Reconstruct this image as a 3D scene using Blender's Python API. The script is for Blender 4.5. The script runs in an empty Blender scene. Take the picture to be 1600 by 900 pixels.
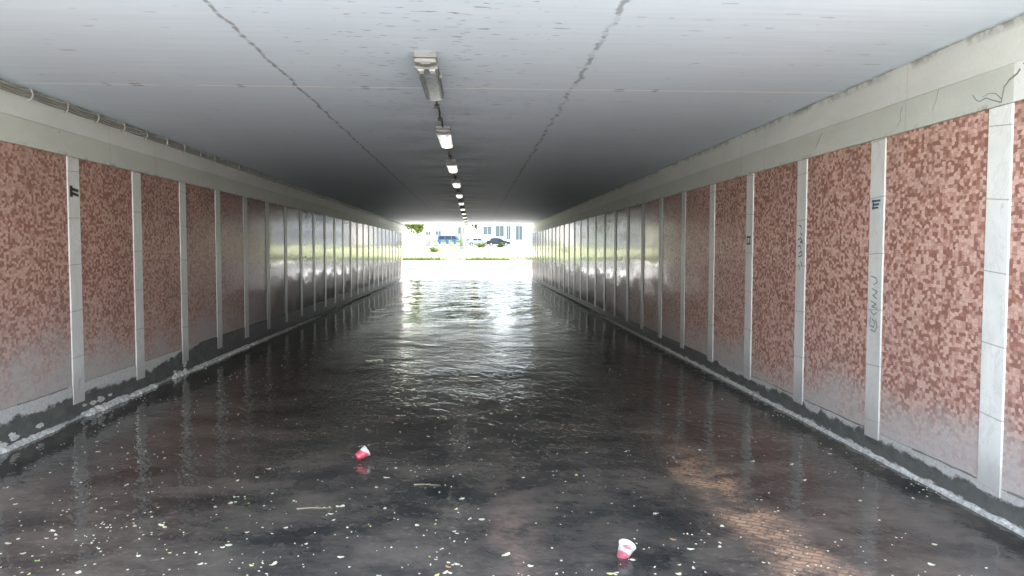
import bpy, bmesh, math, random
from mathutils import Vector, Matrix
random.seed(11)
R = math.radians
sc = bpy.context.scene
COL = sc.collection

# ---------------------------------------------------------------- camera, sky, sun, exposure
cam_d = bpy.data.cameras.new('camera'); cam = bpy.data.objects.new('camera', cam_d); COL.objects.link(cam)
cam_d.sensor_width = 36; cam_d.lens = 27.0; cam_d.clip_start = .05; cam_d.clip_end = 4000
cam.matrix_world = (Matrix.Translation((0, 0, 1.5)) @ Matrix.Rotation(R(-2.871), 4, 'Z')
                    @ Matrix.Rotation(R(90 - 2.871), 4, 'X') @ Matrix.Rotation(R(.092), 4, 'Z'))
sc.camera = cam
SUN_EL, SUN_AZ = 60, 25           # azimuth measured clockwise from +Y: the sun stands high beyond the far opening
w = bpy.data.worlds.new('World'); sc.world = w; w.use_nodes = True
nt = w.node_tree; bg = nt.nodes['Background']; sky = nt.nodes.new('ShaderNodeTexSky')
sky.sky_type = 'NISHITA'; sky.sun_disc = False; sky.sun_elevation = R(SUN_EL); sky.sun_rotation = R(SUN_AZ)
sky.air_density = 1.0; sky.dust_density = 2.5
hs = nt.nodes.new('ShaderNodeHueSaturation'); hs.inputs['Saturation'].default_value = .62
nt.links.new(sky.outputs[0], hs.inputs['Color']); nt.links.new(hs.outputs[0], bg.inputs[0]); bg.inputs[1].default_value = .15
sd = bpy.data.lights.new('sun', 'SUN'); sun = bpy.data.objects.new('sun', sd); COL.objects.link(sun)
sd.energy = 4.8; sd.angle = R(.6); sd.color = (1, .965, .92)
dirv = Vector((math.sin(R(SUN_AZ)) * math.cos(R(SUN_EL)), math.cos(R(SUN_AZ)) * math.cos(R(SUN_EL)), math.sin(R(SUN_EL))))
sun.rotation_euler = dirv.to_track_quat('Z', 'Y').to_euler(); sun.location = (0, -10, 30)
sc.view_settings.view_transform = 'Standard'; sc.view_settings.look = 'None'
sc.view_settings.exposure = 3.38; sc.view_settings.gamma = 1
cy = sc.cycles
cy.max_bounces = 12; cy.diffuse_bounces = 8; cy.glossy_bounces = 6; cy.transmission_bounces = 6
cy.caustics_reflective = True; cy.caustics_refractive = False; cy.sample_clamp_indirect = 6
cy.use_denoising = True; cy.blur_glossy = .5

# ---------------------------------------------------------------- node helpers
class NT:
    def __init__(s, name):
        s.m = bpy.data.materials.new(name); s.m.use_nodes = True; s.t = s.m.node_tree
        s.b = s.t.nodes['Principled BSDF']; s.pos = s.t.nodes.new('ShaderNodeNewGeometry').outputs['Position']
        sep = s.t.nodes.new('ShaderNodeSeparateXYZ'); s.t.links.new(s.pos, sep.inputs[0])
        s.x, s.y, s.z = sep.outputs
    def set(s, sock, v):
        if isinstance(v, (int, float)): sock.default_value = v
        elif isinstance(v, tuple): sock.default_value = v if len(v) == 4 or sock.type == 'VECTOR' else (*v, 1)
        else: s.t.links.new(v, sock)
    def bs(s, **k):
        for n, v in k.items(): s.set(s.b.inputs[n.replace('_', ' ')], v)
        return s
    def math(s, op, a, b=0.0, c=0.0, clamp=False):
        n = s.t.nodes.new('ShaderNodeMath'); n.operation = op; n.use_clamp = clamp
        s.set(n.inputs[0], a); s.set(n.inputs[1], b); s.set(n.inputs[2], c); return n.outputs[0]
    def vec(s, sx=1, sy=1, sz=1, base=None):
        n = s.t.nodes.new('ShaderNodeVectorMath'); n.operation = 'MULTIPLY'
        s.set(n.inputs[0], base if base is not None else s.pos); n.inputs[1].default_value = (sx, sy, sz); return n.outputs[0]
    def comb(s, a, b, c=0.0):
        n = s.t.nodes.new('ShaderNodeCombineXYZ')
        for i, v in enumerate((a, b, c)): s.set(n.inputs[i], v)
        return n.outputs[0]
    def noise(s, vec, scale=1.0, detail=4, rough=.5, dist=0.0, col=False):
        n = s.t.nodes.new('ShaderNodeTexNoise'); s.set(n.inputs['Vector'], vec)
        n.inputs['Scale'].default_value = scale; n.inputs['Detail'].default_value = detail
        n.inputs['Roughness'].default_value = rough; n.inputs['Distortion'].default_value = dist
        return n.outputs['Color' if col else 'Fac']
    def vor(s, vec, scale=1.0, rnd=1.0, dist='CHEBYCHEV', feat='F1', out='Color'):
        n = s.t.nodes.new('ShaderNodeTexVoronoi'); n.distance = dist; n.feature = feat
        s.set(n.inputs['Vector'], vec); n.inputs['Scale'].default_value = scale; n.inputs['Randomness'].default_value = rnd
        return n.outputs[out]
    def ramp(s, v, a, b, lo=0.0, hi=1.0, smooth=False):
        n = s.t.nodes.new('ShaderNodeMapRange'); n.clamp = True
        if smooth: n.interpolation_type = 'SMOOTHSTEP'
        s.set(n.inputs[0], v)
        for i, q in enumerate((a, b, lo, hi)): s.set(n.inputs[i + 1], q)
        return n.outputs[0]
    def mix(s, f, a, b, mode='MIX'):
        n = s.t.nodes.new('ShaderNodeMix'); n.data_type = 'RGBA'; n.blend_type = mode
        s.set(n.inputs[0], f); s.set(n.inputs[6], a); s.set(n.inputs[7], b); return n.outputs[2]
    def bump(s, h, strength=.3, dist=.01, normal=None):
        n = s.t.nodes.new('ShaderNodeBump'); s.set(n.inputs['Strength'], strength); n.inputs['Distance'].default_value = dist
        s.set(n.inputs['Height'], h)
        if normal is not None: s.t.links.new(normal, n.inputs['Normal'])
        s.t.links.new(n.outputs[0], s.b.inputs['Normal']); return n.outputs[0]

def plain(name, col, rough=.6, metal=0.0, var=.12, sc_=6.0, **k):
    m = NT(name)
    n = m.noise(m.vec(), sc_, 4)
    m.bs(Base_Color=m.mix(m.ramp(n, .3, .7), tuple(c * (1 - var) for c in col), tuple(min(1, c * (1 + var)) for c in col)), Roughness=rough, Metallic=metal, **k)
    return m.m

# ---- ceiling: painted board-formed concrete
def mat_ceiling():
    m = NT('ceiling_paint')
    st = m.noise(m.vec(1.2, 22, 1), 1, 5, .6); big = m.noise(m.vec(.5, .35, 1), 1, 3)
    c = m.mix(m.ramp(st, .3, .7), (.71, .805, .885), (.79, .88, .95))
    c = m.mix(m.ramp(big, .3, .7, 0, .5), c, (.665, .75, .82))
    # dark halo around the bright lamps, painted in patches into the ceiling colour
    dl = m.math('ABSOLUTE', m.math('ADD', m.x, .31))
    lamp_halo = m.math('MULTIPLY', m.ramp(dl, .05, .9, 1, 0, True), m.ramp(m.noise(m.vec(.8, 1.3, 1), 1.4, 4), .42, .62))
    c = m.mix(m.math('MULTIPLY', lamp_halo, m.ramp(m.y, 6, 9, .1, .4)), c, (.18, .18, .18))
    # pits and short dark dashes
    def dashes(seed, thr, sx, sy, width):
        v = m.comb(m.math('ADD', m.math('MULTIPLY', m.x, sx), seed), m.math('MULTIPLY', m.y, sy), seed)
        return m.ramp(m.noise(v, 1, 2, .5), thr, thr + width)
    near = m.ramp(dl, .2, 1.7, 1, .0, True)
    d1 = dashes(3.1, .70, 5, 24, .03)
    v2 = m.comb(m.math('MULTIPLY', m.x, 7), m.math('MULTIPLY', m.y, 30), 9.0)
    thr = m.math('SUBTRACT', .78, m.math('MULTIPLY', near, .135))
    d2 = m.ramp(m.math('SUBTRACT', m.noise(v2, 1, 2, .5), thr), 0, .03)
    pits = m.math('MAXIMUM', m.math('MULTIPLY', d1, .6), d2)
    # long cracks down the slab
    def crack(x0, amp, seed, wid, thr_):
        wob = m.math('MULTIPLY', m.math('SUBTRACT', m.noise(m.comb(seed, m.math('MULTIPLY', m.y, 2.2), 0), 1, 4, .65), .5), amp)
        d = m.math('ABSOLUTE', m.math('SUBTRACT', m.x, m.math('ADD', wob, x0)))
        br = m.ramp(m.noise(m.comb(m.math('MULTIPLY', m.x, 6), m.math('MULTIPLY', m.y, 9), seed), 1, 3, .6), thr_, thr_ + .1)
        wd = m.math('MULTIPLY', m.ramp(m.noise(m.comb(seed + 3, m.math('MULTIPLY', m.y, 12), 0), 1, 2), .35, .7, .5, 1.6), wid)
        return m.math('MULTIPLY', m.ramp(m.math('DIVIDE', d, wd), .45, 1, 1, 0), m.math('MAXIMUM', br, .25))
    ck = m.math('MAXIMUM', crack(-1.345, .09, 5.0, .016, .4), m.math('MULTIPLY', crack(.765, .17, 17.0, .022, .44), .9))
    ck = m.math('MULTIPLY', ck, m.ramp(m.y, 10, 24, 1, .35))
    dark = m.math('MAXIMUM', m.math('MULTIPLY', pits, .55), m.math('MULTIPLY', ck, .58))
    c = m.mix(dark, c, (.085, .083, .08))
    # transverse pour joints with a thread of fresh white filler
    for i, (yj, a) in enumerate(((6.03, 1.0), (9.6, .35), (13.2, .3), (16.8, .3), (20.4, .25), (24, .25), (27.6, .25), (31.2, .25))):
        wob = m.math('MULTIPLY', m.math('SUBTRACT', m.noise(m.comb(m.math('MULTIPLY', m.x, 1.3), yj, 0), 1, 3), .5), .04)
        d = m.math('ABSOLUTE', m.math('SUBTRACT', m.y, m.math('ADD', wob, yj)))
        br = m.ramp(m.noise(m.comb(m.math('MULTIPLY', m.x, 1.6), yj + 3, 0), 1, 3), .36, .46)
        f = m.math('MULTIPLY', m.math('MULTIPLY', m.ramp(d, .009, .022, 1, 0), br), a)
        c = m.mix(f, c, (.97, .97, .95))
        if i == 0:
            dk = m.math('MULTIPLY', m.ramp(m.math('ABSOLUTE', m.math('SUBTRACT', d, .03)), .008, .02, 1, 0),
                        m.ramp(m.noise(m.comb(m.math('MULTIPLY', m.x, 5), 2.2, 0), 1, 2), .6, .66))
            c = m.mix(m.math('MULTIPLY', dk, .7), c, (.1, .1, .1))
    # dark dirty seam where the slab meets the side beams
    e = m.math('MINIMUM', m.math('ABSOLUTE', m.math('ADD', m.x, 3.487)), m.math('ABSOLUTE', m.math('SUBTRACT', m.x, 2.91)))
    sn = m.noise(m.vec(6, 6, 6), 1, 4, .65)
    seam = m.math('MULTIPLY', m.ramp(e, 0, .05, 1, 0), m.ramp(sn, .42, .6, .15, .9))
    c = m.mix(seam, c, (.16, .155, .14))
    m.bs(Base_Color=c, Roughness=.62, Specular_IOR_Level=.4)
    h = m.math('ADD', m.math('MULTIPLY', st, .35), m.math('MULTIPLY', dark, -1.2))
    m.bump(h, .5, .008)
    return m.m

def mat_beam(name, tone):
    m = NT(name)
    n = m.noise(m.vec(1, .8, 3), 1.4, 5, .6); fine = m.noise(m.vec(), 40, 3)
    a = tuple(t * .9 for t in tone); b = tuple(min(1, t * 1.07) for t in tone)
    c = m.mix(m.ramp(n, .3, .7), a, b); c = m.mix(m.ramp(fine, .3, .75, 0, .25), c, tuple(t * .75 for t in tone))
    # vertical hairlines and runs
    v = m.noise(m.vec(1, 5, .25), 1, 4, .7)
    c = m.mix(m.math('MULTIPLY', m.ramp(v, .62, .7), .28), c, tuple(t * .55 for t in tone))
    br = m.ramp(m.math('MODULO', m.math('ADD', m.y, 40.3), 2.52), .0, .012, 1, 0)
    c = m.mix(m.math('MULTIPLY', br, .45), c, tuple(t * .35 for t in tone))
    # grime along the top and bottom arrises
    sn = m.noise(m.vec(3, 5, 5), 1, 5, .7)
    top = m.math('MULTIPLY', m.ramp(m.z, 2.685, 2.735, 0, 1), m.ramp(sn, .45, .6))
    low = m.math('MULTIPLY', m.ramp(m.z, 2.295, 2.33, 1, 0), m.ramp(sn, .5, .62))
    c = m.mix(m.math('MULTIPLY', m.math('MAXIMUM', top, low), .65), c, (.12, .115, .10))
    sp = m.ramp(m.noise(m.vec(1, 7, 7), 1, 2), .76, .79)
    c = m.mix(m.math('MULTIPLY', sp, .6), c, (.1, .1, .09))
    m.bs(Base_Color=c, Roughness=.6); m.bump(m.math('ADD', n, m.math('MULTIPLY', fine, .3)), .25, .006)
    return m.m

# ---- mosaic tiles: broken ceramic in pinks and browns
def mat_tile(side):
    m = NT('mosaic_tile')
    wob = m.noise(m.vec(), 9, 2, col=True)
    yz = m.comb(m.math('ADD', m.y, m.math('MULTIPLY', m.noise(m.vec(), 6, 2), .02)), m.z, 0.0)
    v1 = m.vor(m.vec(1, 1.25, 1, yz), 34, .58); v2 = m.vor(m.vec(1.6, 1, 1, yz), 15, .85)
    s1 = m.t.nodes.new('ShaderNodeSeparateColor'); m.t.links.new(v1, s1.inputs[0])
    s2 = m.t.nodes.new('ShaderNodeSeparateColor'); m.t.links.new(v2, s2.inputs[0])
    sel = m.ramp(s2.outputs[2], .5, .52)
    val = m.math('ADD', m.math('MULTIPLY', s1.outputs[0], .84), m.math('MULTIPLY', s2.outputs[0], .16))
    cl = m.noise(m.vec(), 3.2, 3); val = m.math('ADD', val, m.math('MULTIPLY', m.math('SUBTRACT', cl, .5), .22))
    r = m.t.nodes.new('ShaderNodeValToRGB'); m.t.links.new(val, r.inputs[0]); e = r.color_ramp; e.interpolation = 'LINEAR'
    e.elements[0].position = .22; e.elements[0].color = (.28, .135, .10, 1)
    e.elements[1].position = .78; e.elements[1].color = (.62, .41, .335, 1)
    for p, c in ((.32, (.35, .17, .13, 1)), (.45, (.47, .265, .205, 1)), (.62, (.55, .34, .275, 1))):
        q = e.elements.new(p); q.color = c
    c = r.outputs[0]
    if side == 'L': c = m.mix(.26, c, (.20, .105, .08))     # this wall's dimmer light painted into its tile colour
    g1 = m.vor(m.vec(1, 1.25, 1, yz), 34, .58, feat='DISTANCE_TO_EDGE' , dist='EUCLIDEAN', out='Distance')
    grout = m.ramp(g1, .01, .05, 1, 0)
    c = m.mix(m.math('MULTIPLY', grout, .6), c, (.22, .15, .125))
    # lime bloom rising from the damp foot of the wall
    top = {'L': (.42, .62), 'R': (.30, .40)}[side]
    ln = m.noise(m.vec(1, .9, 1.2), 1.3, 5, .6)
    hh = m.math('ADD', m.math('ADD', m.z, m.math('MULTIPLY', m.math('SUBTRACT', m.noise(m.vec(1, 1.5, 1), 5.5, 5, .7), .5), .45)), m.math('MULTIPLY', m.math('SUBTRACT', ln, .5), -1.3 if side == 'L' else -.9))
    bloom = m.ramp(hh, top[0] - .12, top[1] + .22, 1, 0, True)
    bn = m.noise(m.vec(), 14, 4, .6)
    bloom = m.math('MULTIPLY', bloom, m.ramp(bn, .3, .55, .72, 1))
    c = m.mix(m.math('MULTIPLY', bloom, .9), c, (.42, .40, .375) if side == 'L' else (.47, .445, .42))
    veil = m.math('MULTIPLY', m.ramp(m.z, .5, 1.35, .38 if side == 'L' else .16, 0, True), m.ramp(ln, .35, .65, .2, 1))
    c = m.mix(veil, c, (.36, .33, .32))
    # inner stretch: tunnel dimness painted into the tile colour, covering the bloom
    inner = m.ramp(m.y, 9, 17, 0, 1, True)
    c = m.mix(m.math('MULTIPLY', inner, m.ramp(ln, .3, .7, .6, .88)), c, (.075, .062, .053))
    # stretched dirt near the top
    dt = m.math('MULTIPLY', m.ramp(m.z, 1.7, 2.3, 0, .35), m.ramp(m.noise(m.vec(1, 2.2, .6), 1.2, 4), .4, .65))
    c = m.mix(dt, c, (.16, .12, .10))
    rough = m.math('ADD', m.ramp(bloom, .1, .8, .035, .5), m.ramp(bn, .4, .7, 0, .06))
    # a dried film of flood dirt dulls the lower half, in smears
    film = m.math('MULTIPLY', m.ramp(m.math('ADD', m.z, m.math('MULTIPLY', m.math('SUBTRACT', m.noise(m.vec(1, .8, 2.2), 1.6, 4, .65), .5), .9)), .75, 1.25, 1, 0, True), .9)
    rough = m.math('MAXIMUM', rough, m.math('MULTIPLY', film, .42))
    m.bs(Base_Color=c, Roughness=rough, Specular_IOR_Level=m.ramp(film, 0, 1, .12, .012))
    # every piece sits at a slightly different tilt, courses run level
    row = m.math('FRACT', m.math('MULTIPLY', m.z, 26))
    h = m.math('ADD', m.math('MULTIPLY', m.noise(m.vec(1, 1, 1.6), 2.2, 3), 2.0), m.math('MULTIPLY', s1.outputs[1], .05))
    h = m.math('SUBTRACT', h, m.math('MULTIPLY', grout, .12))
    topw = m.ramp(m.z, 1.85, 2.25, 0, .9, True)
    h = m.math('ADD', h, m.math('MULTIPLY', m.math('MULTIPLY', m.ramp(m.math('ABSOLUTE', m.math('SUBTRACT', row, .5)), .2, .5, 0, 1), .5), topw))
    m.bump(h, .3, .004)
    return m.m

def mat_marble(whiter=0):
    m = NT('pillar_marble')
    k = 1.16 if whiter else 1.0
    n = m.noise(m.vec(1, 2, 1), 2.5, 6, .65, .6); vein = m.math('ABSOLUTE', m.math('SUBTRACT', m.noise(m.vec(1, 2.2, 1.2), 1.9, 5, .7, 1.0), .5))
    c = m.mix(m.ramp(n, .3, .7), (.56 * k, .56 * k, .52 * k), (.68 * k, .68 * k, .64 * k))
    c = m.mix(m.ramp(vein, 0, .03, .2, 0), c, (.33, .34, .33))
    zz = m.math('ADD', m.z, m.math('MULTIPLY', m.math('SINE', m.math('MULTIPLY', m.y, 2.1)), .06))
    jt = m.math('ABSOLUTE', m.math('SUBTRACT', m.math('FRACT', m.math('DIVIDE', zz, .405)), .5))
    j = m.ramp(jt, .004, .012, 1, 0)
    c = m.mix(m.math('MULTIPLY', j, .6), c, (.16, .16, .15))
    dmp = m.math('ADD', m.z, m.math('MULTIPLY', m.noise(m.vec(), 3, 4), -.35))
    c = m.mix(m.ramp(dmp, .0, .30, .75, 0, True), c, (.40, .39, .37))
    c = m.mix(m.ramp(m.y, 8.5, 15, 0, .9, True), c, (.13, .125, .115))  # tunnel dimness painted into the marble with depth
    edge = m.ramp(m.noise(m.vec(1, 9, 5), 1, 3), .68, .74, 0, .5)
    c = m.mix(edge, c, (.30, .28, .25))
    m.bs(Base_Color=c, Roughness=.38, Specular_IOR_Level=.4); m.bump(m.math('SUBTRACT', n, m.math('MULTIPLY', j, 1)), .15, .004)
    return m.m

def mat_plinth(side):
    m = NT('damp_concrete')
    n1 = m.noise(m.vec(1, 1, 1.5), 1.7, 6, .68); n2 = m.noise(m.vec(1, 1, 1.6), 5.5, 6, .72, .3); f = m.noise(m.vec(), 45, 3)
    hi = .19 if side == 'L' else .125
    amp = .34 if side == 'L' else .36
    up = m.math('ADD', m.z, m.math('MULTIPLY', m.math('SUBTRACT', m.math('ADD', m.math('MULTIPLY', n1, .6), m.math('MULTIPLY', n2, .4)), .5), amp))
    far = m.ramp(m.y, 8.5, 13, 0, .32)  # dark band rises inwards, painting the dimmer inner stretch
    upper = m.ramp(m.math('SUBTRACT', up, far), hi, hi + .022)              # 1: still pale above the waterline stain
    lowz = m.math('ADD', m.z, m.math('MULTIPLY', m.math('SUBTRACT', n2, .5), .22 if side == 'R' else .10))
    lower = m.ramp(lowz, .016, .032, 1, 0)
    pale = m.math('MAXIMUM', upper, m.math('MULTIPLY', lower, 1.0 if side == 'R' else .75))
    wet = m.mix(m.ramp(n2, .35, .65), (.085, .087, .078), (.14, .142, .13))
    dry = m.mix(m.ramp(f, .3, .7), (.40, .395, .37), (.53, .525, .50))
    c = m.mix(pale, wet, dry)
    m.bs(Base_Color=m.mix(m.ramp(m.y, 9, 15, 0, .7, True), c, (.06, .06, .055)), Roughness=m.ramp(pale, 0, 1, .5, .8), Specular_IOR_Level=.1); m.bump(m.math('ADD', m.math('MULTIPLY', pale, 1.4), f), .5, .005)  # inner dimness also painted over the concrete colour
    return m.m

# ---- flood water over dirty paving
def mat_water():
    m = NT('flood_water')
    # bed seen through the shallow dirty water: grey silt with a strip of terracotta pavers on the right
    wob = m.math('MULTIPLY', m.math('SUBTRACT', m.noise(m.vec(), 1.6, 5, .65), .5), .5)
    sx = m.math('ADD', m.math('SUBTRACT', m.x, m.math('ADD', 1.50, m.math('MULTIPLY', m.math('SUBTRACT', 6.5, m.y), .03))), wob)
    strip = m.ramp(m.math('ABSOLUTE', sx), .05, .27, 1, 0, True)
    strip = m.math('MULTIPLY', strip, m.ramp(m.y, 4.4, 6.6, 1, 0, True))
    strip = m.math('MULTIPLY', strip, m.ramp(m.noise(m.vec(1, 1, 1), 2.6, 6, .75), .42, .60))
    s2 = m.math('MULTIPLY', m.ramp(m.math('ABSOLUTE', m.math('ADD', m.math('SUBTRACT', m.x, .22), wob)), .02, .18, 1, 0, True), m.ramp(m.y, 3.9, 5.2, 1, 0, True))
    s2 = m.math('MULTIPLY', s2, m.ramp(m.noise(m.vec(2, 2, 1), 2.6, 5, .7), .42, .62, 0, .6))
    bk = m.t.nodes.new('ShaderNodeTexBrick'); rot = m.t.nodes.new('ShaderNodeVectorRotate'); rot.inputs['Angle'].default_value = R(35)
    m.t.links.new(m.pos, rot.inputs[0]); wv = m.t.nodes.new('ShaderNodeVectorMath'); wv.operation = 'ADD'
    m.t.links.new(rot.outputs[0], wv.inputs[0])
    dn = m.noise(m.vec(), 7, 3, col=True); m.t.links.new(m.vec(.07, .07, 0, dn), wv.inputs[1])
    m.t.links.new(wv.outputs[0], bk.inputs['Vector']); bk.inputs['Scale'].default_value = 5.5
    bk.inputs['Color1'].default_value = (.62, .40, .25, 1); bk.inputs['Color2'].default_value = (.46, .28, .18, 1)
    bk.inputs['Mortar'].default_value = (.26, .17, .12, 1); bk.inputs['Mortar Size'].default_value = .035
    silt = m.mix(m.ramp(m.noise(m.vec(1, 1.2, 1), 1.5, 7, .68), .36, .66), (.026, .027, .026), (.135, .118, .098))
    spk = m.noise(m.vec(1, 1.5, 1), 16, 5, .75)
    silt = m.mix(m.math('MULTIPLY', m.ramp(spk, .55, .75), m.ramp(m.noise(m.vec(), .9, 3), .38, .62)), silt, (.26, .23, .19))
    c = m.mix(m.math('MULTIPLY', strip, .9), silt, bk.outputs[0])
    c = m.mix(s2, c, (.30, .20, .16))
    c = m.mix(m.ramp(m.y, 6, 12, 0, .85, True), c, (.010, .012, .012))      # blacker water colour farther in
    # pale pollen scum drawn into wisps
    scum = m.ramp(m.noise(m.vec(1.3, 2.6, 1), 2.2, 8, .75, 1.2), .66, .76, 0, .35)
    c = m.mix(m.math('MULTIPLY', scum, m.ramp(m.y, 6, 14, 1, 0)), c, (.28, .27, .25))
    m.bs(Base_Color=c, Roughness=.012, IOR=1.333, Specular_IOR_Level=.5)
    # wind ripples: strongest down the middle of the tunnel, nearly still by the camera and along the walls
    slow = m.noise(m.vec(.45, .5, 1), 1, 3)
    mid = m.ramp(m.math('ABSOLUTE', m.math('SUBTRACT', m.x, .1)), 1.0, 3.2, 1, .35, True)
    amt = m.math('MULTIPLY', m.math('MULTIPLY', mid, m.ramp(m.y, 5, 10, .5, 1, True)), m.ramp(slow, .3, .65, .45, 1.15))
    rv = m.t.nodes.new('ShaderNodeVectorRotate'); rv.inputs['Angle'].default_value = R(58); m.t.links.new(m.pos, rv.inputs[0])
    farfade = m.ramp(m.y, 9, 20, 1, .10, True); fargrow = m.ramp(m.y, 9, 24, .22, 1.1, True)
    def wave(fx, fy, det, dist, amp, k=1.0):
        n = m.noise(m.vec(fx, fy, 1, rv.outputs[0]), 1, det, .5, dist)
        return m.math('MULTIPLY', m.math('SUBTRACT', 1.0, m.math('MULTIPLY', m.math('ABSOLUTE', m.math('SUBTRACT', n, .5)), 2.6)), m.math('MULTIPLY', amp, k))
    h = m.math('ADD', wave(.6, 1.1, 2, .6, .006), wave(1.6, 3.0, 2, .5, .0075, farfade))
    r2 = m.t.nodes.new('ShaderNodeVectorRotate'); r2.inputs['Angle'].default_value = R(14); m.t.links.new(m.pos, r2.inputs[0])
    def swell(fx, fy, amp, det=1): return m.math('MULTIPLY', m.noise(m.vec(fx, fy, 1, r2.outputs[0]), 1, det, .5, .4), m.math('MULTIPLY', amp, fargrow))
    h = m.math('ADD', h, m.math('ADD', swell(1.5, .62, .050), swell(4.0, 1.7, .013)))
    h = m.math('ADD', h, wave(4.5, 8, 2, .4, .0068, farfade)); h = m.math('ADD', h, wave(12, 19, 1, 0, .0027, farfade))
    m.bump(m.math('MULTIPLY', h, amt), 1.0, 1.0)
    return m.m

def mat_grass():
    m = NT('grass_blades'); n = m.noise(m.vec(), 1.2, 6, .7); f = m.noise(m.vec(), 18, 3)
    c = m.mix(m.ramp(n, .35, .65), (.06, .095, .02), (.22, .22, .10)); c = m.mix(m.ramp(f, .5, .8, 0, .6), c, (.28, .27, .15))
    m.bs(Base_Color=c, Roughness=.85); m.bump(f, .8, .05); return m.m
def mat_path():
    m = NT('path_concrete'); n = m.noise(m.vec(), .8, 6, .65); f = m.noise(m.vec(), 30, 3)
    c = m.mix(m.ramp(n, .3, .7), (.36, .355, .34), (.44, .43, .415)); c = m.mix(m.ramp(f, .4, .8, 0, .4), c, (.35, .34, .32))
    m.bs(Base_Color=c, Roughness=.85); m.bump(f, .3, .005); return m.m
def mat_leaf(name, a, b):
    m = NT(name); n = m.noise(m.vec(), 2.2, 3)
    m.bs(Base_Color=m.mix(m.ramp(n, .35, .65), a, b), Roughness=.55, Transmission_Weight=0.0)
    return m.m
def mat_facade(name, col):
    m = NT(name); n = m.noise(m.vec(1, 1, .5), .7, 5, .6)
    m.bs(Base_Color=m.mix(m.ramp(n, .3, .75), tuple(c * .85 for c in col), col), Roughness=.8); return m.m

def mat_side_grass():
    m = NT('long_grass'); n = m.noise(m.vec(), 1.5, 6, .7)
    m.bs(Base_Color=m.mix(m.ramp(n, .35, .65), (.045, .085, .015), (.10, .15, .03)), Roughness=.85); m.bump(n, .8, .2); return m.m
M = dict(
    sgrass=mat_side_grass(),
    ceiling=mat_ceiling(), render_white=plain('rendered_wall', (.44, .43, .42), .85, var=.15, sc_=1.5), wetpath=plain('damp_paving', (.25, .245, .235), .7, var=.3, sc_=1.2), beam_up=mat_beam('upper_beam_paint', (.64, .645, .60)), beam_low=mat_beam('lower_beam_concrete', (.53, .54, .48)),
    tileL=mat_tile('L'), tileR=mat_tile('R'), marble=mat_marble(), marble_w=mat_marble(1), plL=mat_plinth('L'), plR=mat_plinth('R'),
    water=mat_water(), grass=mat_grass(), path=mat_path(), asphalt=plain('asphalt', (.06, .06, .062), .9, sc_=3),
    ledge=plain('lime_ledge', (.50, .50, .465), .85, var=.38, sc_=34), conc=plain('raw_concrete', (.36, .35, .33), .85, var=.2, sc_=2),
    cable=plain('cable_sheath', (.30, .29, .26), .5), cable_d=plain('dark_cable', (.05, .05, .05), .6), clip=plain('clip_metal', (.44, .44, .40), .5, .2),
    lamp_body=plain('lamp_body', (.20, .20, .19), .5), lamp_cap=plain('lamp_cap', (.26, .255, .235), .4), ink=plain('black_ink', (.05, .055, .05), .7),
    ink_b=plain('blue_ink', (.04, .10, .16), .7), ink_g=plain('grey_scrawl', (.22, .23, .22), .8), crack=plain('crack_dirt', (.19, .19, .165), .9),
    petal=plain('petal', (.62, .62, .46), .6, var=.3, sc_=9), cup_lip=plain('cup_plastic', (.60, .59, .57), .35), leaf_y=plain('leaf_yellow', (.62, .60, .25), .6, var=.2), leaf_g=plain('leaf_green', (.25, .42, .08), .6),
    leaf_o=plain('leaf_brown', (.40, .24, .10), .7), twig=plain('twig_bark', (.30, .26, .19), .8), tyre=plain('tyre_rubber', (.02, .02, .02), .8),
    rim=plain('rim_alloy', (.5, .5, .5), .35, .7), glass=plain('car_glass', (.02, .025, .03), .08), glassw=plain('window_glass', (.13, .16, .15), .15),
    fac1=mat_facade('facade_white', (.72, .71, .68)), fac2=mat_facade('facade_cream', (.66, .64, .58)), frame=plain('window_frame', (.55, .55, .53), .5),
    roof=plain('roof_dark', (.07, .065, .06), .8), bark=plain('bark', (.30, .27, .23), .9), steel=plain('galvanised', (.38, .39, .38), .5, .3),
    leafA=mat_leaf('foliage_light', (.09, .135, .02), (.15, .19, .03)), leafB=mat_leaf('foliage_dark', (.025, .05, .018), (.06, .09, .03)),
    chrome=plain('lamp_glass', (.8, .8, .78), .15), red_l=plain('rear_lamp', (.4, .02, .02), .3),
)

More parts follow.
